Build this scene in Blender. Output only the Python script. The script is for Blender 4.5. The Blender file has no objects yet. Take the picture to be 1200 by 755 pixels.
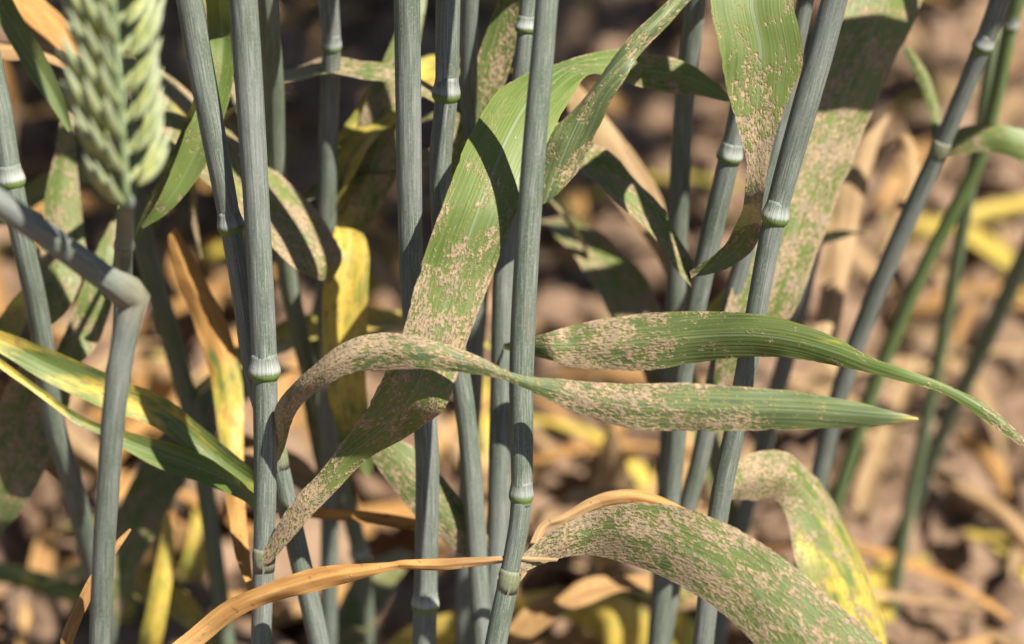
import bpy, math, random
import numpy as np
from mathutils import Vector, Matrix, Quaternion, noise as mnoise

R = math.radians
random.seed(7)
rng = np.random.default_rng(7)
sc = bpy.context.scene
col = sc.collection

# ------------------------------------------------------------------ camera
PITCH, LENS, FOC = R(30.0), 85.0, 0.354          # looking down on lower stems, macro distance
FPX = 1200.0 * LENS / 36.0                       # focal length in photo pixels
CAMH = 0.317
cam_d = bpy.data.cameras.new('camera'); cam = bpy.data.objects.new('camera', cam_d); col.objects.link(cam)
cam.location = (0, 0, CAMH); cam.rotation_euler = (R(90) - PITCH, 0, 0)
cam_d.lens = LENS; cam_d.sensor_width = 36.0; cam_d.sensor_fit = 'HORIZONTAL'
cam_d.clip_start = 0.01; cam_d.clip_end = 500.0
cam_d.dof.use_dof = True; cam_d.dof.focus_distance = FOC; cam_d.dof.aperture_fstop = 12.5; cam_d.dof.aperture_blades = 7
sc.camera = cam

# ------------------------------------------------------------------ light
SUN_EL, SUN_AZ = R(60), R(60)                    # azimuth: to the right of straight behind the camera
to_sun = Vector((math.sin(SUN_AZ) * math.cos(SUN_EL), -math.cos(SUN_AZ) * math.cos(SUN_EL), math.sin(SUN_EL)))
w = bpy.data.worlds.new('World'); sc.world = w; w.use_nodes = True
wn = w.node_tree.nodes; wl = w.node_tree.links
bg = wn.get('Background') or wn.new('ShaderNodeBackground')
sky = wn.new('ShaderNodeTexSky'); sky.sky_type = 'NISHITA'; sky.sun_disc = False
sky.sun_elevation = SUN_EL; sky.sun_rotation = math.atan2(to_sun.x, to_sun.y)
sky.air_density = 0.7; sky.dust_density = 0.4
wl.new(sky.outputs[0], bg.inputs[0]); bg.inputs[1].default_value = 0.05
sun_d = bpy.data.lights.new('sun', 'SUN'); sun_d.energy = 5.0; sun_d.angle = R(0.53); sun_d.color = (1.0, 0.93, 0.82)
sun = bpy.data.objects.new('sun', sun_d); col.objects.link(sun)
sun.rotation_euler = (-to_sun).to_track_quat('-Z', 'Y').to_euler(); sun.location = (0.5, -0.5, 2)
sc.view_settings.view_transform = 'Standard'; sc.view_settings.look = 'None'
sc.view_settings.gamma = 1.0; sc.view_settings.exposure = 1.5; sc.view_settings.use_curve_mapping = False
sc.cycles.max_bounces = 6; sc.cycles.transparent_max_bounces = 4

# ------------------------------------------------------------------ pixels to points
CP, SP = math.cos(PITCH), math.sin(PITCH)
def P(px, py, dd):
    """photo pixel + distance behind the plane of focus (mm) -> world point"""
    d = FOC + dd * 0.001
    u, v = (px - 600.0) / FPX, (py - 377.5) / FPX
    return Vector((d * u, d * (CP - v * SP), CAMH - d * (SP + v * CP)))
def PX(px, dd): return px * (FOC + dd * 0.001) / FPX      # pixels -> metres there
def ground_dd(py, z=0.0):
    v = (py - 377.5) / FPX
    return ((CAMH - z) / (SP + v * CP) - FOC) * 1000.0

# ------------------------------------------------------------------ node helper
class NT:
    def __init__(s, name):
        s.m = bpy.data.materials.new(name); s.m.use_nodes = True
        s.t = s.m.node_tree; s.t.nodes.clear()
        s.out = s.t.nodes.new('ShaderNodeOutputMaterial')
    def n(s, typ, **kw):
        nd = s.t.nodes.new(typ)
        for k, v in kw.items(): setattr(nd, k, v)
        return nd
    def put(s, sock, v):
        if isinstance(v, bpy.types.NodeSocket): s.t.links.new(v, sock)
        elif v is not None:
            if sock.type == 'RGBA' and len(v) == 3: v = (*v, 1)
            sock.default_value = v
    def math(s, op, a, b=None, c=None, clamp=False):
        nd = s.n('ShaderNodeMath', operation=op, use_clamp=clamp)
        s.put(nd.inputs[0], a); s.put(nd.inputs[1], b) if b is not None else None
        if c is not None: s.put(nd.inputs[2], c)
        return nd.outputs[0]
    def mix(s, f, a, b, blend='MIX'):
        nd = s.n('ShaderNodeMix', data_type='RGBA', blend_type=blend)
        s.put(nd.inputs[0], f); s.put(nd.inputs[6], a); s.put(nd.inputs[7], b)
        return nd.outputs[2]
    def step(s, v, lo, hi, a=0.0, b=1.0):
        nd = s.n('ShaderNodeMapRange', interpolation_type='SMOOTHSTEP')
        s.put(nd.inputs[0], v); s.put(nd.inputs[1], lo); s.put(nd.inputs[2], hi); s.put(nd.inputs[3], a); s.put(nd.inputs[4], b)
        return nd.outputs[0]
    def noise(s, vec, scale, detail=3.0, rough=0.55, dist=0.0):
        nd = s.n('ShaderNodeTexNoise'); s.put(nd.inputs['Vector'], vec)
        s.put(nd.inputs['Scale'], scale); s.put(nd.inputs['Detail'], detail); s.put(nd.inputs['Roughness'], rough); s.put(nd.inputs['Distortion'], dist)
        return nd.outputs[0]
    def vscale(s, vec, xyz):
        nd = s.n('ShaderNodeVectorMath', operation='MULTIPLY'); s.put(nd.inputs[0], vec); nd.inputs[1].default_value = xyz
        return nd.outputs[0]
    def attr(s, name):
        nd = s.n('ShaderNodeAttribute', attribute_name=name)
        sp = s.n('ShaderNodeSeparateColor'); s.t.links.new(nd.outputs['Color'], sp.inputs[0])
        return sp.outputs[0], sp.outputs[1], sp.outputs[2], nd.outputs['Alpha']

ALB = 0.64                                       # brings every base colour to its real-world level
def leaf_material():
    k = NT('leaf_blade')
    les, yel, dry, pale = k.attr('lf')
    uvn = k.n('ShaderNodeUVMap'); uv = uvn.outputs[0]         # millimetres across / along, per-leaf offset
    mid, edge, shade, rnd = k.attr('lf2')                    # mid: |u|, edge, blueness, random
    sp = k.n('ShaderNodeSeparateXYZ'); k.put(sp.inputs[0], uv); ux = sp.outputs[0]
    # green tissue
    big = k.noise(k.vscale(uv, (0.18, 0.05, 1)), 1.0, 2.0)
    strk = k.noise(k.vscale(uv, (2.4, 0.05, 1)), 1.0, 2.0)
    vein = k.math('SINE', k.math('ADD', k.math('MULTIPLY', ux, 2 * math.pi / 0.55), k.math('MULTIPLY', k.noise(k.vscale(uv, (0.9, 0.012, 1)), 1.0, 1.0), 14.0)))
    g1 = k.mix(k.step(big, 0.35, 0.65), (0.098, 0.158, 0.026), (0.165, 0.232, 0.048))
    g1 = k.mix(shade, g1, (0.085, 0.122, 0.066))
    g2 = k.mix(k.step(strk, 0.40, 0.68), g1, (0.185, 0.235, 0.080))
    g3 = k.mix(k.math('MULTIPLY', k.step(vein, 0.2, 1.0), 0.16), g2, (0.19, 0.25, 0.12))
    fine = k.noise(uv, 4.0, 2.0)
    g3 = k.mix(k.step(fine, 0.60, 0.72, 0, 0.35), g3, (0.20, 0.25, 0.11))
    midm = k.step(mid, 0.022, 0.050, 0.65, 0.0)
    g3 = k.mix(midm, g3, (0.26, 0.33, 0.20))
    # yellowing
    yn = k.noise(k.vscale(uv, (0.35, 0.10, 1)), 1.0, 3.0)
    ym = k.step(k.math('ADD', yel, k.math('MULTIPLY', k.math('SUBTRACT', yn, 0.5), 1.6)), 0.35, 0.75)
    yc = k.mix(strk, (0.62, 0.47, 0.06), (0.78, 0.56, 0.12))
    yc = k.mix(k.step(k.noise(k.vscale(uv, (0.9, 0.35, 1)), 1.0, 2.0), 0.58, 0.72), yc, (0.46, 0.24, 0.05))
    yc = k.mix(k.step(k.noise(k.vscale(uv, (0.55, 0.16, 1)), 1.0, 3.0), 0.48, 0.64, 0, 0.85), yc, (0.32, 0.35, 0.06))
    yc = k.mix(k.step(k.noise(k.vscale(uv, (1.1, 0.5, 1)), 1.0, 3.0), 0.55, 0.66, 0, 0.7), yc, (0.46, 0.28, 0.14))
    yc = k.mix(k.step(strk, 0.5, 0.7, 0, 0.5), yc, (0.80, 0.66, 0.25))
    yg = k.mix(k.step(yel, 0.05, 0.5), (0.20, 0.26, 0.045), yc)
    c = k.mix(ym, g3, yg)
    em = k.math('MULTIPLY', k.step(edge, 0.84, 0.99), 0.45)
    c = k.mix(em, c, (0.25, 0.28, 0.06))
    # dry tissue
    dn = k.noise(k.vscale(uv, (0.9, 0.07, 1)), 1.0, 3.0)
    dc = k.mix(k.step(dn, 0.35, 0.68), (0.38, 0.185, 0.050), (0.60, 0.33, 0.10))
    dp = k.mix(k.step(dn, 0.35, 0.68), (0.34, 0.22, 0.11), (0.52, 0.37, 0.20))
    dc = k.mix(pale, dc, dp)
    dc = k.mix(k.step(k.noise(uv, 0.8, 3.0), 0.60, 0.72, 0, 0.6), dc, (0.12, 0.06, 0.025))
    dm = k.step(k.math('ADD', dry, k.math('MULTIPLY', k.math('SUBTRACT', yn, 0.5), 0.9)), 0.40, 0.62)
    c = k.mix(dm, c, dc)
    # tan crusty lesions
    n1 = k.noise(k.vscale(uv, (0.33, 0.17, 1)), 1.0, 2.0, 0.5, 0.2)
    n2 = k.noise(k.vscale(uv, (1.55, 0.60, 1)), 1.0, 3.0, 0.65)
    n3 = k.noise(k.vscale(uv, (3.0, 1.35, 1)), 1.0, 2.0, 0.6)
    nn = k.math('ADD', k.math('ADD', k.math('MULTIPLY', n1, 0.38), k.math('MULTIPLY', n2, 0.50)), k.math('MULTIPLY', n3, 0.26))
    th = k.math('SUBTRACT', k.math('SUBTRACT', 0.729, k.math('MULTIPLY', les, 0.07)), k.math('MULTIPLY', k.math('POWER', les, 4.0), 0.15))
    diff = k.math('ADD', k.math('SUBTRACT', nn, th), k.math('MULTIPLY', k.step(edge, 0.80, 1.0, 0, 0.07), les))
    lm = k.math('MULTIPLY', k.step(diff, -0.042, 0.042), k.step(n3, 0.30, 0.46, 0.45, 1.0))
    halo = k.step(diff, -0.085, -0.005, 0, 0.6)
    c = k.mix(k.math('MULTIPLY', halo, k.math('SUBTRACT', 1.0, dm)), c, (0.26, 0.27, 0.07))
    lc = k.mix(k.step(n3, 0.36, 0.62), (0.28, 0.20, 0.115), (0.47, 0.35, 0.215))
    lc = k.mix(k.step(k.noise(k.vscale(uv, (0.5, 0.3, 1)), 1.0, 2.0), 0.40, 0.62), lc, k.mix(n3, (0.22, 0.165, 0.105), (0.44, 0.345, 0.23)))
    lc = k.mix(k.step(k.noise(uv, 1.6, 2.0), 0.60, 0.70, 0, 0.7), lc, (0.15, 0.085, 0.05))
    lc = k.mix(k.step(k.noise(k.vscale(uv, (1, 1, 1)), 5.0, 2.0), 0.66, 0.74, 0, 0.7), lc, (0.11, 0.065, 0.045))
    lc = k.mix(k.step(dry, 0.3, 0.8, 0.0, 0.55), lc, dc)
    c = k.mix(lm, c, lc)
    c = k.mix(k.step(k.noise(k.vscale(uv, (1.3, 1.3, 1)), 1.0, 1.0), 0.74, 0.77, 0, 0.55), c, (0.45, 0.42, 0.30))
    # relief
    hgt = k.math('ADD', k.math('MULTIPLY', vein, 0.05), k.math('MULTIPLY', lm, k.math('ADD', 0.35, k.math('MULTIPLY', n3, 0.8))))
    hgt = k.math('ADD', hgt, k.math('MULTIPLY', strk, 0.35))
    bp = k.n('ShaderNodeBump'); bp.inputs['Strength'].default_value = 0.75; bp.inputs['Distance'].default_value = 0.00022
    k.put(bp.inputs['Height'], hgt)
    pr = k.n('ShaderNodeBsdfPrincipled'); c = k.mix(1.0, c, (ALB, ALB, ALB), 'MULTIPLY'); k.put(pr.inputs['Base Color'], c)
    k.put(pr.inputs['Roughness'], k.math('ADD', 0.46, k.math('MULTIPLY', k.math('MAXIMUM', lm, dm), 0.36)))
    pr.inputs['Specular IOR Level'].default_value = 0.30
    k.put(pr.inputs['Normal'], bp.outputs[0])
    tr = k.n('ShaderNodeBsdfTranslucent'); k.put(tr.inputs[0], k.mix(0.55, c, k.mix(1.0, c, (1.0, 1.0, 0.45), 'MULTIPLY')))
    ms = k.n('ShaderNodeMixShader'); k.put(ms.inputs[0], k.step(lm, 0, 1, 0.20, 0.08))
    k.t.links.new(pr.outputs[0], ms.inputs[1]); k.t.links.new(tr.outputs[0], ms.inputs[2])
    k.t.links.new(ms.outputs[0], k.out.inputs[0])
    return k.m

def stem_material():
    k = NT('waxy_stem')
    bloom, green, tan, rnd = k.attr('sf')
    uvn = k.n('ShaderNodeUVMap'); uv = uvn.outputs[0]
    sp = k.n('ShaderNodeSeparateXYZ'); k.put(sp.inputs[0], uv)
    s1 = k.noise(k.vscale(uv, (4.6, 0.035, 1)), 1.0, 3.0, 0.65)
    s2 = k.noise(k.vscale(uv, (9.0, 0.16, 1)), 1.0, 2.0, 0.6)
    spk = k.noise(k.vscale(uv, (4.5, 2.2, 1)), 1.0, 3.0, 0.65)
    big = k.noise(k.vscale(uv, (0.22, 0.05, 1)), 1.0, 3.0)
    c = k.mix(k.step(big, 0.35, 0.65), (0.112, 0.145, 0.105), (0.215, 0.232, 0.215))
    c = k.mix(k.step(rnd, 0.4, 1.0, 0, 0.28), c, (0.115, 0.160, 0.085))
    c = k.mix(k.step(s1, 0.38, 0.66, 0, 0.60), c, (0.060, 0.092, 0.052))
    c = k.mix(k.step(s2, 0.48, 0.70, 0, 0.55), c, (0.42, 0.43, 0.41))
    c = k.mix(k.step(spk, 0.50, 0.68, 0, 0.42), c, (0.34, 0.37, 0.36))
    c = k.mix(k.step(k.noise(k.vscale(uv, (1.1, 0.08, 1)), 1.0, 2.0), 0.63, 0.74, 0, 0.35), c, (0.28, 0.235, 0.26))
    c = k.mix(k.step(k.noise(k.vscale(uv, (0.35, 0.12, 1)), 1.0, 4.0, 0.7), 0.60, 0.68, 0, 0.5), c, (0.20, 0.17, 0.12))
    c = k.mix(k.math('MULTIPLY', green, 0.9), c, k.mix(s1, (0.11, 0.19, 0.025), (0.20, 0.29, 0.06)))
    c = k.mix(tan, c, k.mix(s1, (0.36, 0.25, 0.09), (0.52, 0.38, 0.17)))
    bm = k.step(k.math('ADD', bloom, k.math('MULTIPLY', k.math('SUBTRACT', s2, 0.5), 0.9)), 0.30, 0.85)
    c = k.mix(bm, c, (0.43, 0.46, 0.42))
    c = k.mix(k.step(k.noise(uv, 0.9, 2.0), 0.70, 0.76, 0, 0.6), c, (0.10, 0.07, 0.04))
    bp = k.n('ShaderNodeBump'); bp.inputs['Strength'].default_value = 0.4; bp.inputs['Distance'].default_value = 0.00012
    k.put(bp.inputs['Height'], k.math('ADD', s1, k.math('MULTIPLY', s2, 0.5)))
    pr = k.n('ShaderNodeBsdfPrincipled'); c = k.mix(1.0, c, (ALB, ALB, ALB), 'MULTIPLY'); k.put(pr.inputs['Base Color'], c)
    k.put(pr.inputs['Roughness'], k.step(spk, 0.3, 0.7, 0.48, 0.68)); pr.inputs['Specular IOR Level'].default_value = 0.30
    k.put(pr.inputs['Normal'], bp.outputs[0]); k.t.links.new(pr.outputs[0], k.out.inputs[0])
    return k.m

def soil_material():
    k = NT('dry_soil')
    tc = k.n('ShaderNodeNewGeometry').outputs['Position']
    a = k.noise(tc, 22.0, 4.0); b = k.noise(tc, 160.0, 4.0, 0.65); d = k.noise(tc, 900.0, 3.0, 0.6)
    c = k.mix(k.step(a, 0.35, 0.65), (0.175, 0.108, 0.068), (0.300, 0.198, 0.130))
    c = k.mix(k.step(b, 0.42, 0.68, 0, 0.7), c, (0.345, 0.235, 0.155))
    c = k.mix(k.step(b, 0.50, 0.32, 0, 0.6), c, (0.080, 0.045, 0.027))
    c = k.mix(k.step(d, 0.58, 0.70, 0, 0.5), c, (0.32, 0.22, 0.15))
    bp = k.n('ShaderNodeBump'); bp.inputs['Strength'].default_value = 0.9; bp.inputs['Distance'].default_value = 0.0018
    k.put(bp.inputs['Height'], k.math('ADD', b, k.math('MULTIPLY', d, 0.4)))
    pr = k.n('ShaderNodeBsdfPrincipled'); c = k.mix(1.0, c, (ALB, ALB, ALB), 'MULTIPLY'); k.put(pr.inputs['Base Color'], c); pr.inputs['Roughness'].default_value = 0.92
    pr.inputs['Specular IOR Level'].default_value = 0.2
    k.put(pr.inputs['Normal'], bp.outputs[0]); k.t.links.new(pr.outputs[0], k.out.inputs[0])
    return k.m

def ear_material():
    k = NT('wheat_ear')
    tip, side, low, rnd = k.attr('sf')
    uvn = k.n('ShaderNodeUVMap'); uv = uvn.outputs[0]
    s1 = k.noise(k.vscale(uv, (2.6, 0.25, 1)), 1.0, 2.0)
    c = k.mix(k.step(s1, 0.35, 0.65), (0.20, 0.28, 0.085), (0.37, 0.43, 0.21))
    c = k.mix(k.step(k.noise(uv, 0.35, 2.0), 0.36, 0.62, 0, 0.85), c, (0.54, 0.55, 0.18))
    c = k.mix(k.step(tip, 0.5, 1.0, 0, 0.7), c, (0.58, 0.60, 0.40))
    c = k.mix(k.step(side, 0.6, 1.0, 0, 0.6), c, (0.26, 0.33, 0.24))
    pr = k.n('ShaderNodeBsdfPrincipled'); c = k.mix(1.0, c, (ALB, ALB, ALB), 'MULTIPLY'); k.put(pr.inputs['Base Color'], c); pr.inputs['Roughness'].default_value = 0.5
    tr = k.n('ShaderNodeBsdfTranslucent'); k.put(tr.inputs[0], c)
    ms = k.n('ShaderNodeMixShader'); ms.inputs[0].default_value = 0.18
    k.t.links.new(pr.outputs[0], ms.inputs[1]); k.t.links.new(tr.outputs[0], ms.inputs[2]); k.t.links.new(ms.outputs[0], k.out.inputs[0])
    return k.m

M_LEAF, M_STEM, M_SOIL, M_EAR = leaf_material(), stem_material(), soil_material(), ear_material()

# ------------------------------------------------------------------ mesh helpers
def build(name, verts, faces, mat, parent=None, uvs=None, attrs=None, smooth=True):
    me = bpy.data.meshes.new(name); me.from_pydata([tuple(v) for v in verts], [], faces); me.update()
    if uvs is not None:
        ul = me.uv_layers.new(name='UVMap')
        vi = np.empty(len(me.loops), dtype=np.int32); me.loops.foreach_get('vertex_index', vi)
        ul.data.foreach_set('uv', np.asarray(uvs, dtype=np.float32)[vi].ravel())
    for an, av in (attrs or {}).items():
        at = me.attributes.new(an, 'FLOAT_COLOR', 'POINT'); at.data.foreach_set('color', np.asarray(av, dtype=np.float32).ravel())
    if smooth: me.polygons.foreach_set('use_smooth', [True] * len(me.polygons))
    me.materials.append(mat)
    o = bpy.data.objects.new(name, me); col.objects.link(o)
    if parent is not None:
        o.parent = parent
        o.matrix_parent_inverse = parent.matrix_basis.inverted()
    return o

def tag(o, label, cat, group=None, kind=None):
    if label: o['label'] = label
    if cat: o['category'] = cat
    if group: o['group'] = group
    if kind: o['kind'] = kind
    return o

def catmull(pts, sub):
    """pts: array (n,k) -> smooth resampled (m,k), plus parameter values"""
    p = np.asarray(pts, dtype=float); n = len(p)
    q = np.vstack([2 * p[0] - p[1], p, 2 * p[-1] - p[-2]])
    out, ts = [], []
    for i in range(n - 1):
        p0, p1, p2, p3 = q[i], q[i + 1], q[i + 2], q[i + 3]
        for j in range(sub):
            t = j / sub
            out.append(0.5 * ((2 * p1) + (-p0 + p2) * t + (2 * p0 - 5 * p1 + 4 * p2 - p3) * t * t + (-p0 + 3 * p1 - 3 * p2 + p3) * t ** 3)); ts.append(i + t)
    out.append(p[-1]); ts.append(n - 1)
    return np.array(out), np.array(ts)

def per(v, n, ts):
    if isinstance(v, (int, float)): return np.full(len(ts), float(v))
    return np.interp(ts, np.linspace(0, n - 1, len(v)), v)

LEAFN = [0]
def leaf_mesh(Le, Re, parent, name='leaf', les=0.3, yel=0.0, dry=0.0, pale=0.0, blue=0.0, camber=0.10, wave=0.5, sub=8, cols=11, label=None):
    """Le, Re: arrays of world points along both edges"""
    LEAFN[0] += 1; sd = LEAFN[0] * 37.7
    n = len(Le)
    L, ts = catmull(Le, sub); Rr, _ = catmull(Re, sub)
    C = (L + Rr) / 2
    ds = np.r_[0, np.cumsum(np.linalg.norm(np.diff(C, axis=0), axis=1))]
    T = np.gradient(C, axis=0); A = Rr - L; W = np.linalg.norm(A, axis=1)
    N = np.cross(T, A); nl = np.linalg.norm(N, axis=1); nl[nl < 1e-12] = 1; N /= nl[:, None]
    a_les, a_yel, a_dry, a_pale, a_blue = (per(x, n, ts) for x in (les, yel, dry, pale, blue))
    V, UV, A1, A2 = [], [], [], []
    for i in range(len(C)):
        for j in range(cols):
            u = j / (cols - 1); s = 2 * u - 1
            p = L[i] + A[i] * u
            h = camber * W[i] * (abs(s) ** 1.3 - 0.5)
            sm = ds[i] * 1000
            h += wave * 0.0003 * s * s * math.sin(sm * 0.55 + sd + (1.5 if s > 0 else 0)) * min(1, W[i] / 0.006)
            h += 0.00012 * wave * mnoise.noise(Vector((s * W[i] * 300, sm * 0.35, sd)))
            p = p + N[i] * h
            if j in (0, cols - 1):
                p = p - A[i] * (s * 0.012) * (1 + mnoise.noise(Vector((sm * 1.3, s * 9, sd)))) - A[i] * s * 0.05 * max(0.0, mnoise.noise(Vector((sm * 0.5, s * 5, sd + 9))) - 0.22) * (0.3 + a_les[i]) 
            V.append(p); UV.append((s * W[i] * 500 + sd, sm + sd * 3))
            A1.append((a_les[i], a_yel[i], a_dry[i], a_pale[i])); A2.append((abs(s), abs(s), a_blue[i], (sd % 1)))
    F = [(i * cols + j, i * cols + j + 1, (i + 1) * cols + j + 1, (i + 1) * cols + j) for i in range(len(C) - 1) for j in range(cols - 1)]
    o = build(name, V, F, M_LEAF, parent, UV, {'lf': A1, 'lf2': A2})
    if label: o['label'] = label
    return o

def leaf(parent, rows, name='leaf', **kw):
    """rows: (left x, left y, right x, right y, depth mm[, depth slope mm])"""
    Le, Re = [], []
    for r in rows:
        k = r[5] if len(r) > 5 else 0.0
        Le.append(P(r[0], r[1], r[4] - k)); Re.append(P(r[2], r[3], r[4] + k))
    return leaf_mesh([tuple(v) for v in Le], [tuple(v) for v in Re], parent, name, **kw)

def frames(C):
    T = np.gradient(C, axis=0); T /= np.linalg.norm(T, axis=1)[:, None]
    a = np.array([0, -1.0, 0.02]); out = []
    for t in T:
        a = a - t * np.dot(a, t); a /= np.linalg.norm(a); out.append((a.copy(), np.cross(t, a)))
    return T, out

def tube(name, C, rad, parent, attr, sides=20, cap=True, mat=None, sd=0.0, flat=None):
    C = np.asarray(C); T, fr = frames(C)
    ds = np.r_[0, np.cumsum(np.linalg.norm(np.diff(C, axis=0), axis=1))] * 1000
    V, UV, A = [], [], []
    m = sides + 1
    rm = float(np.mean(rad)) * 1000
    for i in range(len(C)):
        a, b = fr[i]
        for j in range(m):
            th = 2 * math.pi * j / sides
            r = rad[i] * (1 + 0.012 * math.sin(3 * th + sd))
            V.append(C[i] + (a * math.cos(th) + b * math.sin(th)) * r)
            UV.append((th * rm + sd * 13, ds[i] + sd * 7)); A.append((*attr[i], sd % 1))
    F = [(i * m + j, i * m + j + 1, (i + 1) * m + j + 1, (i + 1) * m + j) for i in range(len(C) - 1) for j in range(sides)]
    if cap: F += [tuple(range(sides))[::-1], tuple((len(C) - 1) * m + j for j in range(sides))]
    return build(name, V, F, mat or M_STEM, parent, UV, {'sf': A})

STEMS = {}
def stem(key, pts, dd, label, nodes=(), slope=14.0, up=0.16, green=0.0, tan=0.0, group=None, down=True, scar=None, top_taper=1.0):
    """pts: (px, py, width px[, dd]) from top to bottom; extended upward by `up` metres and downward into the soil"""
    W = []; rad = []
    for p in pts:
        d = p[3] if len(p) > 3 else dd + slope * (p[1] - 377.5) / 377.5
        W.append(np.array(P(p[0], p[1], d))); rad.append(PX(p[2], d) / 2)
    top = []
    if up > 0:
        dr = W[0] - W[1]; dr /= np.linalg.norm(dr); k = 3
        for i in range(k, 0, -1):
            v = dr * (1 - 0.12 * i) + np.array([0, 0, 0.12 * i]); v /= np.linalg.norm(v)
            top.append((W[0] + v * up * i / k, rad[0] * (1 - 0.06 * i) * top_taper))
    bot = []
    if down and W[-1][2] > -0.006:
        dr = W[-1] - W[-2]; dr /= np.linalg.norm(dr); q = W[-1].copy(); n = max(2, int(q[2] / 0.03) + 1)
        for i in range(n):
            f = (i + 1) / n; v = dr * (1 - 0.7 * f) + np.array([0, 0, -0.7 * f]); v /= np.linalg.norm(v)
            if v[2] > -0.3: v[2] = -0.3
            stp = ((q[2] + 0.012) / (n - i)) / -v[2]
            q = q + v * stp; bot.append((q.copy(), rad[-1] * (1 - 0.1 * f)))
    path = [t[0] for t in top] + W + [b[0] for b in bot]
    rr = [t[1] for t in top] + rad + [b[1] for b in bot]
    arr, _ = catmull(np.column_stack([np.array(path), np.array(rr)]), 10)
    C, r = arr[:, :3], np.maximum(arr[:, 3], 0.0004)
    # resample evenly
    s = np.r_[0, np.cumsum(np.linalg.norm(np.diff(C, axis=0), axis=1))]
    stp = 0.0016; m = max(8, int(s[-1] / stp)); ss = np.linspace(0, s[-1], m)
    C = np.column_stack([np.interp(ss, s, C[:, k]) for k in range(3)]); r = np.interp(ss, s, r)
    root = bpy.data.objects.new('wheat_stem', None); root.empty_display_size = 0.01; root.location = tuple(C[-1]); col.objects.link(root)
    tag(root, label, 'wheat stem', group)
    # where the nodes sit
    cuts = []
    for ny in nodes:
        rel = C - np.array([0, 0, CAMH])
        py = (rel @ np.array([0, -SP, -CP])) / (rel @ np.array([0, CP, -SP])) * FPX + 377.5
        cuts.append(int(np.argmin(np.abs(py - ny))))
    sd = (len(STEMS) + 1) * 1.37
    cuts = sorted(cuts); prev = 0
    for c in cuts + [m - 1]:
        last = c == m - 1
        a, b = prev, c
        att = []
        for i in range(a, b + 1):
            db = (ss[b] - ss[i]) * 1000 if not last else 99
            bl = max(0, 1 - db / 9.0) * 0.55 if not last else 0
            da = (ss[i] - ss[a]) * 1000 if prev else 99
            bl = max(bl, max(0, 1 - da / 5) * 0.35)
            tn = tan if scar is None else max(tan, 0.35 * math.exp(-((np.linalg.norm(C[i] - np.array(P(*scar))) / 0.0028) ** 2)))
            att.append((bl, green, tn))
        if b - a >= 2: tube('internode', C[a:b + 1], r[a:b + 1], root, att, sd=sd + a)
        if not last:                                             # swollen joint with a chalky top and a green rim
            rc = r[c]; tv = C[min(c + 1, m - 1)] - C[max(c - 1, 0)]; tv /= np.linalg.norm(tv)
            prof = [(-1.30, 1.0, .40, 0), (-0.95, 1.04, .50, 0), (-0.60, 1.12, .62, 0), (-0.30, 1.22, .75, 0), (-0.08, 1.29, .80, 0), (0.10, 1.32, .62, .1), (0.22, 1.32, .25, .6), (0.34, 1.30, 0, 1.0), (0.50, 1.24, 0, 1.0), (0.66, 1.12, 0, 1.0), (0.78, 1.0, 0, .8), (0.90, .95, 0.05, .4), (1.15, .94, .2, .1)]
            bu = 0.52 + 0.36 * abs(math.sin(sd * 5.1 + c)); wh = 0.6 + 0.4 * abs(math.sin(sd * 3.3 + c)); ln = 0.8 + 0.25 * abs(math.sin(sd * 7.7))
            cc = np.array([C[c] + tv * rc * ln * q[0] for q in prof]); rad_n = np.array([rc * (1 + (q[1] - 1) * bu) for q in prof])
            tube('node', cc, rad_n, root, [(q[2] * wh, q[3], 0) for q in prof], sides=28, sd=sd + 3)
        prev = c
    STEMS[key] = dict(root=root, C=C, r=r)
    return root

# ------------------------------------------------------------------ soil
def hash2(ix, iy, k):
    v = np.sin(ix * 127.1 + iy * 311.7 + k * 74.7) * 43758.5453
    return v - np.floor(v)
def vnoise(x, y, k):
    ix, iy = np.floor(x), np.floor(y); fx, fy = x - ix, y - iy
    fx = fx * fx * (3 - 2 * fx); fy = fy * fy * (3 - 2 * fy)
    return (hash2(ix, iy, k) * (1 - fx) + hash2(ix + 1, iy, k) * fx) * (1 - fy) + (hash2(ix, iy + 1, k) * (1 - fx) + hash2(ix + 1, iy + 1, k) * fx) * fy
def worley(x, y, k):
    ix, iy = np.floor(x), np.floor(y); best = np.full_like(x, 9.0); sec = np.full_like(x, 9.0)
    for dx in (-1, 0, 1):
        for dy in (-1, 0, 1):
            cx, cy = ix + dx + hash2(ix + dx, iy + dy, k), iy + dy + hash2(ix + dx, iy + dy, k + 5)
            d = np.hypot(x - cx, y - cy); sec = np.minimum(sec, np.maximum(best, d)); best = np.minimum(best, d)
    return best, sec
def soil_h(x, y):
    x = np.asarray(x, float); y = np.asarray(y, float)
    wx = x + 0.008 * (vnoise(x * 60, y * 60, 3) - 0.5); wy = y + 0.008 * (vnoise(x * 60, y * 60, 4) - 0.5)
    b, s = worley(wx * 20, wy * 20, 1); b2, s2 = worley(wx * 52, wy * 52, 2)
    h = 0.022 * np.clip((s - b) * 1.8, 0, 1) ** 0.6 * (0.3 + 0.7 * vnoise(x * 20, y * 20, 7))
    h += 0.008 * np.clip((s2 - b2) * 2, 0, 1) ** 0.7 + 0.010 * (vnoise(x * 9, y * 9, 9) - 0.5) + 0.0025 * vnoise(x * 220, y * 220, 11)
    return h - 0.018
def soil_z(x, y): return float(soil_h(np.array([x]), np.array([y]))[0])

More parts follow.
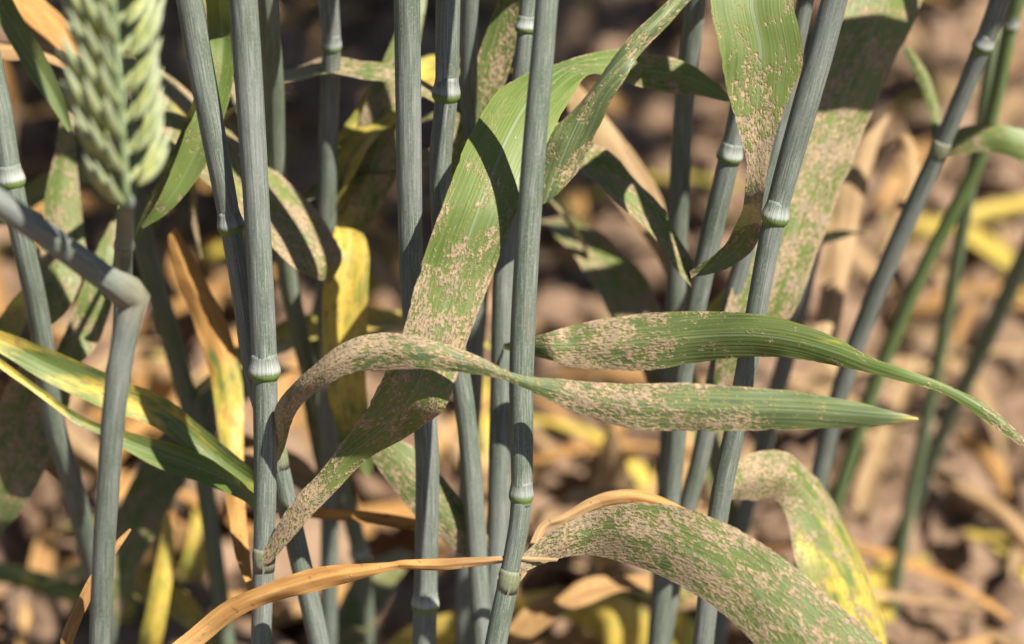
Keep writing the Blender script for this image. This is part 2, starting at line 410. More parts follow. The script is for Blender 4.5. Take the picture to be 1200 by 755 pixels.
far = np.geomspace(0.02, 60, 34)
gx = np.r_[-0.34 - far[::-1], np.linspace(-0.34, 0.34, 300), 0.34 + far]
gy = np.r_[0.24 - far[::-1], np.linspace(0.24, 1.10, 360), 1.10 + far]
GX, GY = np.meshgrid(gx, gy)
GZ = soil_h(GX, GY)
nx = len(gx); ny = len(gy)
idx = np.arange(nx * ny).reshape(ny, nx)
quads = np.stack([idx[:-1, :-1], idx[:-1, 1:], idx[1:, 1:], idx[1:, :-1]], -1).reshape(-1, 4)
g = build('ground', np.column_stack([GX.ravel(), GY.ravel(), GZ.ravel()]), quads.tolist(), M_SOIL)
tag(g, 'dry crumbly brown soil under the wheat', 'soil', kind='structure')

# ------------------------------------------------------------------ wheat ears
def floret(l, wd, th, off, rot, V, F, UV, A, sd):
    base = len(V); rings, sides = 8, 8
    for i in range(rings + 1):
        t = i / rings; pr = (math.sin(math.pi * min(1, t ** 0.75)) ** 0.75) if t < 1 else 0
        pr = max(pr, 0.05)
        for j in range(sides):
            a = 2 * math.pi * j / sides
            p = Vector((math.cos(a) * wd / 2 * pr, math.sin(a) * th / 2 * pr + th * 0.35 * math.sin(math.pi * t), t * l))
            V.append(rot @ p + off); UV.append((a * wd * 500 + sd, t * l * 1000 + sd)); A.append((t, abs(math.cos(a)), 0, sd % 1))
    for i in range(rings):
        for j in range(sides):
            F.append((base + i * sides + j, base + i * sides + (j + 1) % sides, base + (i + 1) * sides + (j + 1) % sides, base + (i + 1) * sides + j))
def spikelet_mesh(sd):
    V, F, UV, A = [], [], [], []
    for k, (ax, l, wd, ox) in enumerate([(-22, .0118, .0031, -.0018), (21, .0112, .0031, .0018), (-10, .0140, .0030, -.0010), (11, .0134, .0030, .0010), (1, .0150, .0029, 0)]):
        rot = Matrix.Rotation(R(ax), 3, 'Y') @ Matrix.Rotation(R(-14 - 4 * (k % 2)), 3, 'X')
        floret(l, wd, .0026, Vector((ox, 0.0004 * k, 0.0009 * k)), rot, V, F, UV, A, sd + k * 3.1)
    me = bpy.data.meshes.new('spikelet'); me.from_pydata([tuple(v) for v in V], [], F); me.update()
    ul = me.uv_layers.new(name='UVMap'); vi = np.empty(len(me.loops), dtype=np.int32); me.loops.foreach_get('vertex_index', vi)
    ul.data.foreach_set('uv', np.asarray(UV, dtype=np.float32)[vi].ravel())
    at = me.attributes.new('sf', 'FLOAT_COLOR', 'POINT'); at.data.foreach_set('color', np.asarray(A, dtype=np.float32).ravel())
    me.polygons.foreach_set('use_smooth', [True] * len(me.polygons)); me.materials.append(M_EAR)
    return me
SPK = [spikelet_mesh(1.0), spikelet_mesh(17.0), spikelet_mesh(41.0)]
def ear(root, base, axis, n=16, scale=1.0, roll=0.0, label=None):
    axis = Vector(axis).normalized(); base = Vector(base)
    side = axis.cross(Vector((0, -1, 0))).normalized(); side = Quaternion(axis, roll) @ side
    C = [np.array(base + axis * (i * 0.0034 * scale) * 1.0) for i in range(n + 1)]
    e = tube('ear', C, np.full(n + 1, 0.0009 * scale), root, [(0.2, 0.6, 0)] * (n + 1), sides=8, sd=5.0)
    if label: e['label'] = label
    out = axis.cross(side)
    er = random.Random(int(abs(base.x) * 1e6))
    for i in range(n):
        s = 1 if i % 2 else -1
        f = er.uniform(.88, 1.12) * min(1.0, 0.72 + 0.12 * i) * min(1.0, 0.55 + 0.12 * (n - i)) * scale
        o = bpy.data.objects.new('spikelet', SPK[i % 3]); col.objects.link(o)
        z = (axis * 0.95 + side * s * 0.30).normalized(); y = (side * s * 0.95 - axis * 0.30).normalized(); x = y.cross(z)
        m = Matrix((x, y, z)).transposed().to_4x4()
        o.matrix_world = Matrix.Translation(base + axis * (i * 0.0034 * scale) + side * s * 0.0007) @ m @ Matrix.Rotation(er.uniform(-.3, .3), 4, 'Z') @ Matrix.Rotation(er.uniform(-.12, .12), 4, 'Y') @ Matrix.Diagonal((f, f, f, 1))
        mw = o.matrix_world.copy(); o.parent = e; o.matrix_parent_inverse = e.matrix_basis.inverted() @ Matrix.Identity(4)
        o.matrix_parent_inverse = (root.matrix_basis @ root.matrix_basis.inverted()).inverted()
        o.matrix_basis = mw
    return e

# ------------------------------------------------------------------ stems in and near the plane of focus
S1 = stem('S1', [(285, 0, 34), (293, 120, 33), (301, 250, 31), (310, 432, 30), (311, 560, 27), (309, 660, 25), (306, 755, 24)], 0,
          'thick grey-green wheat stem whose long spotted leaf rises from a low collar', nodes=(432,), slope=12)
S2 = stem('S2', [(222, 0, 31, -9), (245, 130, 30, -5), (270, 262, 26, 0.5), (285, 350, 25, 4), (297, 430, 25, 7), (325, 540, 25, 13), (348, 640, 25, 18), (375, 760, 25, 23)], 8,
          'slanting wheat stem crossing behind the thick stem, its spotted leaf arching sideways', nodes=(264,))
S3 = stem('S3', [(477, 0, 31), (479, 150, 30), (482, 310, 28), (488, 400, 28), (500, 520, 28), (500, 640, 28), (497, 755, 28)], 12,
          'straight grey wheat stem without leaves, beside the stem with the chalky joint', nodes=(706,))
S4 = stem('S4', [(525, 0, 29), (523, 110, 27), (516, 200, 26), (525, 350, 25), (545, 480, 24), (556, 600, 24), (565, 755, 24)], 18,
          'wheat stem with a bright chalky joint, passing behind the broad upright leaf', nodes=(112,))
S5 = stem('S5', [(641, 0, 27), (628, 150, 28), (617, 300, 29), (611, 440, 29), (611, 580, 25), (602, 650, 24), (580, 760, 26)], -8,
          'tall grey wheat stem standing in front of the broad upright leaf', nodes=(580,), slope=9)
S6 = stem('S6', [(622, -60, 22), (618, 25, 22), (606, 150, 24), (592, 300, 26), (588, 450, 27), (584, 620, 27), (575, 760, 26)], 25,
          'grey wheat stem close behind the tall stem, mostly hidden by the broad leaf', nodes=(27,), slope=12)
S7 = stem('S7', [(978, 0, 31), (945, 120, 31), (908, 255, 27), (889, 350, 25), (875, 430, 25), (861, 505, 25), (842, 600, 25), (824, 755, 25)], 6,
          'leaning wheat stem with a white-ringed joint in front of the widest spotted leaf', nodes=(253,))
S8 = stem('S8', [(818, -20, 24), (802, 120, 24), (795, 250, 24), (790, 400, 24), (782, 560, 23), (770, 755, 23)], 55,
          'blurred grey wheat stem with one pale withered leaf, over bare soil', slope=28)
S9 = stem('S9', [(872, 80, 23), (862, 150, 23), (854, 188, 25), (835, 270, 26), (815, 360, 26), (800, 440, 24), (788, 560, 23), (775, 700, 23)], 28,
          'wheat stem with a green joint behind the hanging curled leaf', nodes=(186,), slope=20)
S22 = stem('S22', [(944, 0, 20), (912, 150, 20), (872, 300, 21), (856, 360, 22), (840, 440, 22), (820, 540, 22), (804, 600, 22), (785, 700, 22)], 34,
           'slim wheat stem carrying the widest spotted leaf', slope=20)
S23 = stem('S23', [(1010, 100, 21), (960, 260, 21), (932, 380, 21), (910, 460, 21), (890, 540, 21), (868, 620, 21), (850, 700, 21)], 76,
           'shaded dark wheat stem behind the widest spotted leaf', slope=28, up=0.02)
S10 = stem('S10', [(1172, 0, 24), (1153, 50, 22), (1128, 112, 21), (1098, 182, 21), (1062, 262, 22), (1022, 355, 22), (987, 452, 22), (963, 545, 22), (946, 640, 22)], 62,
           'far leaning blue-grey wheat stem with a pale collar and drooping green leaf', nodes=(47,), slope=30, up=0.10)
S11 = stem('S11', [(1194, -10, 20), (1184, 30, 18), (1168, 110, 17), (1150, 180, 17), (1122, 240, 17), (1085, 310, 17), (1050, 390, 17), (1015, 480, 17)], 100,
           'thin yellow-green wheat stem leaning behind the far blue-grey stem', nodes=(30,), slope=36, up=0.06, green=0.75)
S12 = stem('S12', [(1230, 235, 22), (1160, 390, 21), (1112, 490, 19), (1075, 580, 18), (1045, 645, 17)], 150,
           'olive wheat stem leaning strongly, rooted in bare soil', slope=70, up=0.06, green=0.35)
S13 = stem('S13', [(1140, 200, 16), (1120, 310, 16), (1100, 420, 16), (1080, 520, 15), (1062, 610, 15)], 130,
           'thin pale green tiller standing in the far straw', slope=45, up=0.03, green=0.5)
S14 = stem('S14', [(-15, 60, 30, 14), (0, 130, 29, 16), (12, 205, 27, 18), (28, 290, 27, 22), (45, 370, 26, 28), (62, 490, 26, 38), (82, 560, 26, 46), (104, 645, 26, 58), (130, 760, 25, 76)], 20,
           'wheat stem with a frosted joint beside the broken stem', nodes=(205,))
S15 = stem('S15', [(-60, 195, 32, -50), (0, 238, 31, -46), (60, 280, 31, -40), (110, 316, 32, -34), (122, 325, 31, -33), (136, 334, 35, -32), (148, 342, 42, -30), (157, 350, 40, -29), (155, 359, 32, -29), (151, 374, 31, -29), (145, 402, 30, -28), (138, 445, 29, -27), (130, 520, 27, -24), (122, 640, 26, -18), (117, 755, 25, -12)], -30,
           'grey wheat stem snapped over at a sharp kink', up=0.08, scar=(154, 352, -31))
S16 = stem('S16', [(149, 235, 17, -54), (147, 262, 19, -40), (145, 300, 21, -25), (144, 345, 21, -20), (139, 450, 20, -16), (128, 600, 20, -8), (117, 760, 20, 2)], -20,
           'wheat stem topped by a green ear, behind the snapped stem', nodes=(288,), up=0)
S17 = stem('S17', [(384, -20, 24), (388, 57, 22), (384, 180, 23), (382, 300, 24), (384, 450, 22), (386, 600, 21), (385, 755, 20)], 55,
           'blurred wheat stem with a green joint and a yellow hanging leaf', nodes=(57,), slope=28)
S18 = stem('S18', [(312, -10, 26), (320, 100, 26), (324, 200, 24), (342, 350, 22), (385, 520, 20), (420, 640, 20), (432, 755, 18)], 58,
           'dull green wheat stem showing just beside the thick grey stem', slope=40, green=0.22, nodes=(648,))
S19 = stem('S19', [(115, 0, 24), (135, 100, 25), (160, 240, 26), (175, 310, 26), (203, 405, 24), (232, 520, 22), (250, 640, 21)], 62,
           'slanting green-grey wheat stem behind the ear', slope=28, green=0.25)
S21 = stem('S21', [(551, -10, 21), (549, 90, 21), (550, 200, 21), (556, 400, 22), (548, 560, 22), (545, 700, 22)], 46,
           'pale wheat stem far behind the chalky-jointed stem', slope=26)

def collar(key, py, g=0.35):
    st = STEMS[key]; C, r = st['C'], st['r']; rel = C - np.array([0, 0, CAMH])
    q = (rel @ np.array([0, -SP, -CP])) / (rel @ np.array([0, CP, -SP])) * FPX + 377.5
    i = int(np.argmin(np.abs(q - py))); i = min(max(i, 2), len(C) - 3); n = 2
    tv = C[i + 1] - C[i - 1]; tv /= np.linalg.norm(tv)
    pr = [(-.9, 1.01, .1, .05), (-.5, 1.06, .15, .3), (-.1, 1.10, .2, g), (.25, 1.10, .1, g), (.6, 1.06, .1, g * .6), (1.4, 1.015, .1, .05)]
    tube('collar', np.array([C[i] + tv * r[i] * p[0] for p in pr]), np.array([r[i] * p[1] for p in pr]), st['root'], [(p[2], p[3], .15) for p in pr], sides=24, sd=py * .01)
for key, py in (('S1', 652), ('S5', 683), ('S2', 534), ('S10', 176), ('S22', 450)): collar(key, py)

# ------------------------------------------------------------------ leaves on those stems
leaf(S1, [(302, 648, 305, 666, 7.4), (312, 638, 318, 658, 6.5), (330, 606, 342, 632, 4.5), (350, 578, 364, 606, 3), (372, 556, 392, 578, 2), (398, 522, 430, 540, 0), (428, 480, 486, 508, -5),
          (452, 432, 524, 476, -9.5), (470, 392, 546, 408, -9), (490, 318, 577, 326, -8), (522, 228, 608, 244, -7.5), (552, 152, 641, 168, -2), (588, 100, 668, 118, 5),
          (636, 77, 690, 86, 13), (684, 64, 712, 90, 20), (726, 56, 732, 97, 24), (752, 60, 766, 106, 26), (785, 66, 795, 110, 27), (815, 78, 820, 113, 27), (845, 102, 843, 118, 27), (858, 118, 857, 120, 27)],
     les=[1, 1, 1, .97, .9, .80, .82, .86, .90, .86, .70, .55, .45, .55, .72, .80, .80, .75, .6, .5, .4], yel=[0, 0, 0, 0, 0, .03, .05, .05, .05, .05, .04, .03, .03, .03, .03, .05, .05, .1, .1, .2, .3], camber=0.07, sub=10, cols=15,
     label='broad upright leaf with tan crusty lesions')
leaf(S2, [(318, 528, 322, 545, 11), (318, 500, 330, 532, 6), (322, 474, 338, 502, 0), (346, 446, 353, 474, -6), (375, 420, 382, 452, -10), (403, 401, 414, 438, -12), (435, 391, 452, 435, -13), (475, 391, 495, 434, -14),
          (520, 402, 535, 437, -14), (560, 417, 570, 441, -14), (594, 434, 594, 447, -14), (618, 441, 616, 456, -14), (650, 443, 645, 470, -14), (690, 447, 685, 488, -14), (740, 449, 738, 503, -15), (800, 448, 798, 506, -16),
          (860, 452, 862, 506, -17), (930, 458, 935, 504, -18), (990, 468, 995, 502, -19), (1040, 480, 1040, 498, -20), (1076, 490, 1076, 493, -20)],
     les=[1, 1, 1, 1, 1, .97, .93, .90, .88, .86, .80, .7, .80, .88, .90, .87, .80, .65, .35, .25, .5], blue=.8, yel=[0, 0, 0, 0, 0, 0, 0, 0, 0, .05, .2, .25, .1, 0, 0, 0, 0, 0, .05, .2, .5], camber=0.16, sub=9, cols=13,
     label='arching leaf twisted mid-way, lesions thickest near its base')
leaf(S6, [(590, 403, 591, 410, 24), (612, 397, 612, 415, 18), (640, 390, 645, 423, 14), (670, 381, 672, 431, 14), (705, 373, 705, 434, 13), (760, 366, 760, 435, 11), (820, 364, 820, 425, 8), (880, 367, 880, 419, 3), (930, 377, 930, 421, -1),
          (980, 396, 978, 429, -4), (1020, 418, 1016, 437, -6), (1062, 433, 1056, 447, -8), (1110, 451, 1106, 462, -9), (1160, 477, 1152, 492, -10), (1205, 517, 1198, 524, -10), (1225, 536, 1224, 538, -10)],
     les=[.8, .8, .88, .92, .92, .86, .65, .48, .34, .30, .28, .30, .45, .8, .9, .9], blue=[.8, .8, .8, .8, .7, .6, .5, .3, .1, 0, 0, 0, 0, 0, 0, 0], yel=[0, 0, 0, 0, 0, 0, .05, .12, .20, .28, .25, .2, .15, .1, .1, .1], camber=0.12, sub=9,
     label='long leaf reaching sideways with a yellow-streaked tip')
leaf(S5, [(582, 676, 590, 694, -1.5), (604, 658, 610, 674, -2), (630, 634, 640, 660, -2), (660, 614, 668, 653, -3), (695, 598, 695, 652, -4), (735, 589, 730, 661, -7), (780, 590, 772, 676, -10), (830, 604, 812, 698, -13), (880, 628, 852, 726, -15),
          (930, 662, 888, 762, -17), (980, 705, 925, 800, -18), (1040, 757, 965, 850, -19), (1075, 800, 1040, 870, -19), (1100, 850, 1095, 860, -19)],
     les=[1.0, 1.0, 1.0, .98, .95, .92, .90, .88, .87, .85, .84, .8, .8, .8], blue=.3, yel=[0, 0, 0, 0, 0, .02, .04, .08, .12, .12, .12, .1, .1, .1], camber=0.10, sub=9, cols=13,
     label='wide drooping leaf almost covered in tan lesions')
leaf(S5, [(598, 688, 604, 690, 6), (618, 644, 628, 656, 10), (633, 614, 640, 622, 12), (660, 602, 664, 612, 12), (690, 584, 696, 598, 12), (718, 575, 725, 592, 12), (745, 574, 745, 592, 13), (775, 582, 770, 596, 14), (805, 597, 800, 604, 15), (825, 608, 822, 611, 16)],
     les=.2, dry=1, pale=[.9, .9, .8, .7, .6, .4, .1, 0, .2, .4], camber=0.25, wave=1.5, label='narrow withered orange leaf above the lesioned one')
leaf(S22, [(836, 448, 845, 456, 34), (843, 405, 880, 425, 33, 2), (850, 368, 918, 390, 33, 3), (866, 318, 945, 342, 33, 3), (889, 255, 971, 270, 34, 3), (922, 165, 1006, 180, 36, 3), (952, 85, 1044, 88, 38, 3), (983, 0, 1083, 5, 41, 3), (1010, -80, 1105, -70, 44, 3), (1040, -150, 1130, -130, 48), (1075, -210, 1130, -195, 52), (1120, -250, 1125, -248, 56)],
     les=[.9, .9, .9, .91, .92, .92, .88, .82, .8, .7, .7, .7], yel=[.1, .1, .1, .12, .15, .18, .2, .25, .25, .2, .2, .2], camber=0.08, cols=13, label='widest leaf, densely mottled with tan')
leaf(S7, [(990, -100, 1012, -84, 7), (930, -120, 975, -80, 1), (858, -70, 932, -55, -5), (832, -5, 930, 0, -8), (840, 50, 942, 66, -8), (851, 105, 926, 112, -7), (864, 150, 909, 160, -6), (874, 185, 900, 198, -5), (874, 208, 896, 230, -4), (873, 232, 893, 252, -2),
          (870, 246, 893, 270, 2), (862, 264, 884, 292, 6), (852, 284, 862, 310, 9), (832, 302, 838, 320, 11), (808, 318, 810, 326, 13)],
     les=[.4, .4, .45, .55, .68, .8, .92, 1, 1, 1, .9, .85, .8, .8, .8], yel=.05, camber=0.10, sub=9, cols=13, label='hanging leaf ending in a dark curl')
leaf(S9, [(893, -75, 905, -60, 26), (850, -50, 860, -38, 18), (800, -14, 812, -2, 12), (768, 14, 786, 27, 9), (735, 46, 752, 62, 8), (700, 88, 730, 90, 8, -2), (668, 128, 714, 118, 9, -2), (640, 160, 696, 165, 10), (628, 195, 680, 198, 11), (628, 224, 658, 224, 11), (634, 240, 640, 238, 11)],
     les=[.7, .7, .75, .75, .72, .70, .72, .80, .86, .8, .7], blue=.9, camber=-0.2, label='twisted dark leaf hanging downward')
leaf(S19, [(128, 42, 132, 66, 56), (165, 66, 150, 112, 46, -4), (210, 93, 180, 152, 40, -5), (250, 128, 215, 188, 37, -5), (290, 168, 258, 226, 34, -5), (330, 200, 295, 266, 32, -5), (370, 240, 332, 300, 31, -5), (397, 280, 360, 322, 31, -4), (402, 305, 376, 329, 32, -2), (388, 331, 384, 332, 33)],
     les=[.85, .9, .93, .9, .88, .90, .93, .94, .9, .9], yel=[.4, .4, .4, .35, .35, .35, .35, .4, .5, .5], camber=0.08, label='pale mottled leaf crossing behind two stems')
leaf(S2, [(203, -72, 214, -60, -11), (232, -42, 262, -46, 4), (243, 20, 275, 30, 17), (239, 80, 274, 95, 18), (222, 140, 257, 157, 18), (205, 190, 234, 207, 19), (185, 235, 200, 247, 20), (165, 265, 168, 268, 22)],
     les=[.3, .4, .45, .55, .6, .6, .6, .6], camber=0.15, label='green leaf tapering down beside the stem')
leaf(S2, [(234, 100, 240, 112, -5), (222, 130, 228, 134, 16), (196, 192, 202, 196, 22), (178, 225, 186, 228, 26), (162, 265, 168, 270, 30), (150, 300, 152, 302, 34)], les=.7, blue=.5, camber=.3)
leaf(S17, [(378, 255, 388, 268, 52), (392, 268, 415, 270, 46), (384, 292, 432, 288, 40), (377, 340, 433, 335, 39), (376, 400, 431, 390, 40), (382, 450, 429, 440, 41), (391, 495, 434, 490, 43), (408, 530, 440, 525, 46), (432, 560, 436, 558, 48)],
     les=.25, yel=[1, 1, 1.2, 1.2, 1.1, .9, .5, .3, .3], camber=0.12, label='bright yellow hanging leaf')
leaf(S17, [(383, 340, 389, 345, 54), (390, 285, 412, 296, 50), (398, 222, 446, 246, 47), (417, 150, 474, 186, 45), (440, 90, 485, 112, 45), (462, 40, 492, 52, 46), (480, -8, 500, 0, 48), (500, -50, 503, -48, 50)],
     les=[.8, .85, .88, .9, .85, .7, .6, .6], blue=.4, yel=.03, camber=0.1)
leaf(S6, [(617, -80, 624, -66, 12), (594, -22, 614, -14, 22), (568, 40, 606, 52, 26), (549, 105, 584, 122, 28), (532, 165, 560, 182, 30), (520, 230, 535, 240, 32), (514, 282, 518, 286, 34)],
     les=[.7, .75, .8, .84, .84, .8, .8], yel=.08, blue=.2, camber=0.08)
leaf(S1, [(300, 712, 304, 722, 14), (276, 650, 294, 655, 26), (262, 570, 286, 570, 36), (254, 500, 286, 500, 41), (245, 440, 283, 440, 42), (228, 385, 268, 385, 42), (208, 330, 244, 335, 41), (196, 284, 219, 290, 40), (204, 266, 208, 267, 40)],
     les=.15, yel=[.5, .5, .6, .8, .8, .5, .3, .2, .2], dry=[1, 1, .55, .45, .5, .75, .95, 1, 1], camber=0.15, wave=1.2, label='withered orange leaf standing with a curled tip')
leaf(S2, [(332, 578, 336, 600, 17), (300, 552, 296, 582, 22), (268, 525, 258, 560, 24), (232, 496, 220, 528, 24), (195, 466, 180, 500, 24), (140, 443, 125, 480, 24), (70, 413, 55, 448, 24), (10, 390, 0, 414, 24), (-50, 372, -55, 385, 24), (-80, 366, -82, 370, 25)],
     les=.35, yel=[.25, .3, .35, .42, .6, .5, .45, .5, .8, .8], camber=0.18, label='yellow-green leaf with yellow margins')
leaf(S1, [(302, 580, 303, 600, 8), (280, 560, 282, 584, 16), (245, 536, 232, 565, 22), (195, 517, 180, 546, 24), (135, 502, 122, 512, 25), (95, 487, 88, 496, 25), (50, 456, 44, 463, 24), (0, 420, -6, 427, 24), (-40, 390, -44, 394, 24)],
     les=.3, yel=[.15, .2, .28, .32, .35, .5, .7, .7, .7], camber=0.2, label='narrow yellow-green leaf with a thread-like tip')
leaf(S4, [(566, 655, 560, 668, 30), (572, 628, 545, 655, 29), (548, 595, 512, 630, 28), (520, 560, 478, 596, 28), (492, 528, 450, 560, 29), (462, 514, 436, 538, 30), (432, 518, 428, 522, 31)],
     les=[.8, .85, .85, .82, .8, .8, .8], blue=.4, camber=-0.12)
leaf(S6, [(584, 632, 583, 642, 33), (545, 621, 543, 637, 32), (500, 610, 500, 626, 35), (440, 600, 440, 614, 36), (380, 596, 380, 609, 38), (340, 597, 342, 603, 40), (322, 600, 322, 602, 40)],
     les=.1, dry=1, camber=0.3, wave=1.5, label='narrow dry orange leaf')
leaf(S15, [(108, 850, 118, 858, -11), (150, 812, 168, 822, -6), (190, 765, 215, 775, 0), (222, 738, 245, 750, 2), (262, 706, 282, 722, 2), (310, 685, 325, 705, 1), (370, 665, 385, 690, 0), (420, 661, 430, 677, 0), (455, 659, 460, 668, 0), (472, 656, 484, 668, 0), (510, 655, 515, 669, 0), (555, 653, 560, 664, -1), (600, 652, 605, 659, -2), (655, 654, 653, 658, -3)],
     les=.1, dry=1, pale=[.3, .3, .3, .2, .1, .1, 0, 0, .1, 0, .2, .5, .8, .9], camber=0.22, wave=2.0, label='long twisted orange dry leaf stretching sideways')
leaf(S15, [(110, 835, 124, 835, -9), (84, 790, 98, 796, -8), (70, 752, 84, 762, -8), (92, 700, 104, 708, -8), (112, 664, 122, 672, -7), (134, 636, 142, 640, -7), (152, 619, 154, 621, -7)],
     les=.2, dry=1, pale=.25, camber=0.35, wave=1.5, label='small brown withered leaf curled round the stem')
leaf(S15, [(38, 262, 44, 274, -40), (68, 272, 82, 300, -36), (100, 302, 112, 326, -31), (125, 330, 134, 345, -27)], les=.1, blue=1, camber=.6)
leaf(S14, [(-24, 10, -14, 20, 15), (-30, -20, 0, -25, 24), (0, 30, 22, 12, 28), (36, 92, 56, 70, 30), (60, 125, 76, 115, 31), (80, 155, 84, 150, 32)], les=.4, blue=.4, camber=.2)
leaf(S14, [(44, 376, 50, 390, 29), (45, 350, 80, 362, 38), (46, 300, 100, 310, 42), (50, 240, 96, 246, 44), (62, 185, 90, 190, 45), (72, 130, 88, 135, 45), (78, 90, 84, 92, 46)], les=[.85, .88, .86, .82, .85, .9, .9], camber=.12)
leaf(S14, [(56, 435, 66, 446, 34), (74, 392, 108, 412, 40), (94, 340, 130, 362, 41), (112, 295, 138, 312, 43), (128, 262, 142, 272, 45), (140, 240, 142, 241, 46)], les=[.85, .88, .82, .8, .8, .8], yel=.05, camber=.1)
leaf(S14, [(48, 400, 60, 412, 31), (20, 430, 85, 440, 40), (0, 470, 80, 482, 44), (-8, 530, 56, 546, 47), (-20, 580, 25, 600, 50), (-40, 640, -25, 650, 55)], les=[.85, .9, .9, .88, .85, .85], blue=.6, camber=.1)
leaf(S10, [(1095, 170, 1101, 184, 58), (1122, 151, 1128, 181, 57), (1150, 145, 1155, 178, 56), (1180, 147, 1180, 182, 55), (1210, 155, 1205, 195, 55), (1240, 175, 1230, 215, 56), (1262, 215, 1257, 220, 58)], les=[.85, .85, .8, .5, .4, .4, .4], yel=[.05, .05, .1, .2, .3, .3, .3], camber=.1)
leaf(S10, [(1094, 172, 1106, 170, 60), (1086, 122, 1101, 124, 63), (1073, 88, 1088, 86, 66), (1058, 58, 1066, 54, 70)], les=.7, blue=.3, camber=.3)
leaf(S10, [(990, 446, 1000, 450, 78), (958, 405, 980, 420, 84), (962, 335, 992, 345, 90), (972, 262, 1008, 265, 94), (990, 195, 1024, 192, 97), (1016, 155, 1036, 150, 100), (1038, 138, 1044, 134, 105)], les=.2, dry=1, pale=1, yel=.3, camber=.2, wave=2, label='pale straw-coloured dead leaf')
leaf(S10, [(1020, 350, 1028, 356, 72), (1032, 300, 1046, 306, 82), (1046, 255, 1066, 262, 92), (1062, 205, 1080, 210, 100), (1052, 165, 1066, 158, 108), (1030, 175, 1034, 168, 114)], les=.2, dry=1, pale=.8, camber=.3, wave=2, label='narrow bent straw-coloured dead leaf')
leaf(S19, [(166, 272, 174, 284, 58), (184, 230, 200, 238, 55), (204, 180, 224, 192, 53), (225, 130, 242, 140, 52), (241, 98, 246, 104, 52)], les=.6, yel=.1, camber=.2)
leaf(S19, [(150, 210, 158, 222, 60), (110, 190, 116, 214, 66), (70, 196, 70, 228, 72), (28, 220, 24, 254, 76), (-20, 255, -28, 280, 78), (-60, 300, -64, 306, 80)], les=.75, blue=.3, camber=.15)
leaf(S14, [(36, 330, 40, 345, 24), (20, 345, 36, 366, 34), (0, 372, 22, 400, 42), (-22, 410, 0, 440, 46), (-40, 460, -30, 466, 50)], les=.8, yel=.15, camber=.15)
leaf(S8, [(786, 335, 794, 330, 56), (762, 288, 782, 270, 66), (735, 256, 777, 234, 68), (705, 216, 752, 190, 68), (680, 172, 722, 150, 68), (664, 120, 690, 112, 70), (660, 85, 664, 84, 72)], les=.2, dry=1, pale=1.0, camber=.1, label='pale withered leaf')
leaf(S7, [(846, 572, 850, 586, 14), (866, 545, 868, 586, 24), (892, 529, 888, 588, 30), (926, 531, 912, 588, 33), (960, 556, 926, 606, 35, -3), (993, 596, 940, 648, 36, -6), (1018, 642, 956, 692, 37, -8), (1034, 692, 984, 730, 38, -6), (1044, 745, 1018, 768, 40, -3), (1047, 800, 1040, 802, 45)],
     les=[.95, .95, .95, .92, .88, .8, .72, .65, .6, .5], yel=[0, 0, .05, .15, .3, .45, .55, .65, .8, .9], camber=.2, label='drooping leaf turning yellow along one half')

ax = P(126, -60, -58) - P(147, 232, -54)
ear(S16, P(149, 240, -54), ax, n=29, scale=0.58, roll=0.8, label='green ear of wheat')

# ------------------------------------------------------------------ tops of the plants above the frame: ears, and flag leaves added to shade the soil
def free_leaf(root, base, az, up, length, wd, droop, **kw):
    Le, Re = [], []; n = 7; p = np.array(base, float); el = up
    h = np.array([math.cos(az), math.sin(az), 0]); sdv = np.array([-math.sin(az), math.cos(az), 0])
    for i in range(n):
        t = i / (n - 1); ww = wd * (0.35 + 2.2 * t) if t < 0.3 else wd * (1 - ((t - 0.3) / 0.7) ** 2.2)
        ww = max(min(ww, wd), 0.0004)
        Le.append(p - sdv * ww / 2); Re.append(p + sdv * ww / 2)
        d = h * math.cos(el) + np.array([0, 0, math.sin(el)]); p = p + d * length / (n - 1); el -= droop / (n - 1)
    return leaf_mesh(Le, Re, root, sub=5, cols=7, **kw)
random.seed(11)
for key in ('S1', 'S3', 'S4', 'S5', 'S6', 'S7', 'S17', 'S18', 'S19', 'S21', 'S8'):
    st = STEMS[key]; C = st['C']
    for q in range(2 if key in ('S3', 'S6', 'S8', 'S17', 'S18', 'S21') else 0):
        i = int([0.03, 0.12][q] * len(C))
        free_leaf(st['root'], C[i], R(random.uniform(65, 125)), R(random.uniform(20, 50)), random.uniform(.16, .24), random.uniform(.012, .017), R(random.uniform(20, 50)), les=random.uniform(.4, .8))
    if key in ('S1', 'S3', 'S4', 'S5', 'S7', 'S17', 'S19'):
        ear(st['root'], C[0], C[0] - C[3], n=15, scale=0.95, roll=random.uniform(0, 3))

# more speckled and fading leaves on the stems further back
random.seed(77)
for key, cnt in (('S17', 3), ('S18', 4), ('S19', 4), ('S21', 3), ('S8', 2), ('S14', 2), ('S23', 2), ('S9', 1)):
    C = STEMS[key]['C']; vis = [i for i in range(len(C)) if 0.03 < C[i][2] < 0.17]
    for q in range(cnt):
        kw = random.choice([dict(les=.88, yel=.05), dict(les=.9, blue=.4), dict(les=.3, yel=.7), dict(les=.2, dry=1, pale=random.uniform(.1, .9)), dict(les=.85, yel=.25)])
        i = vis[int(len(vis) * random.uniform(.1, .95))]
        free_leaf(STEMS[key]['root'], C[i], R(random.uniform(10, 170)), R(random.uniform(10, 65)), random.uniform(.05, .10), random.uniform(.006, .0105), R(random.uniform(60, 140)), wave=1.3, **kw)

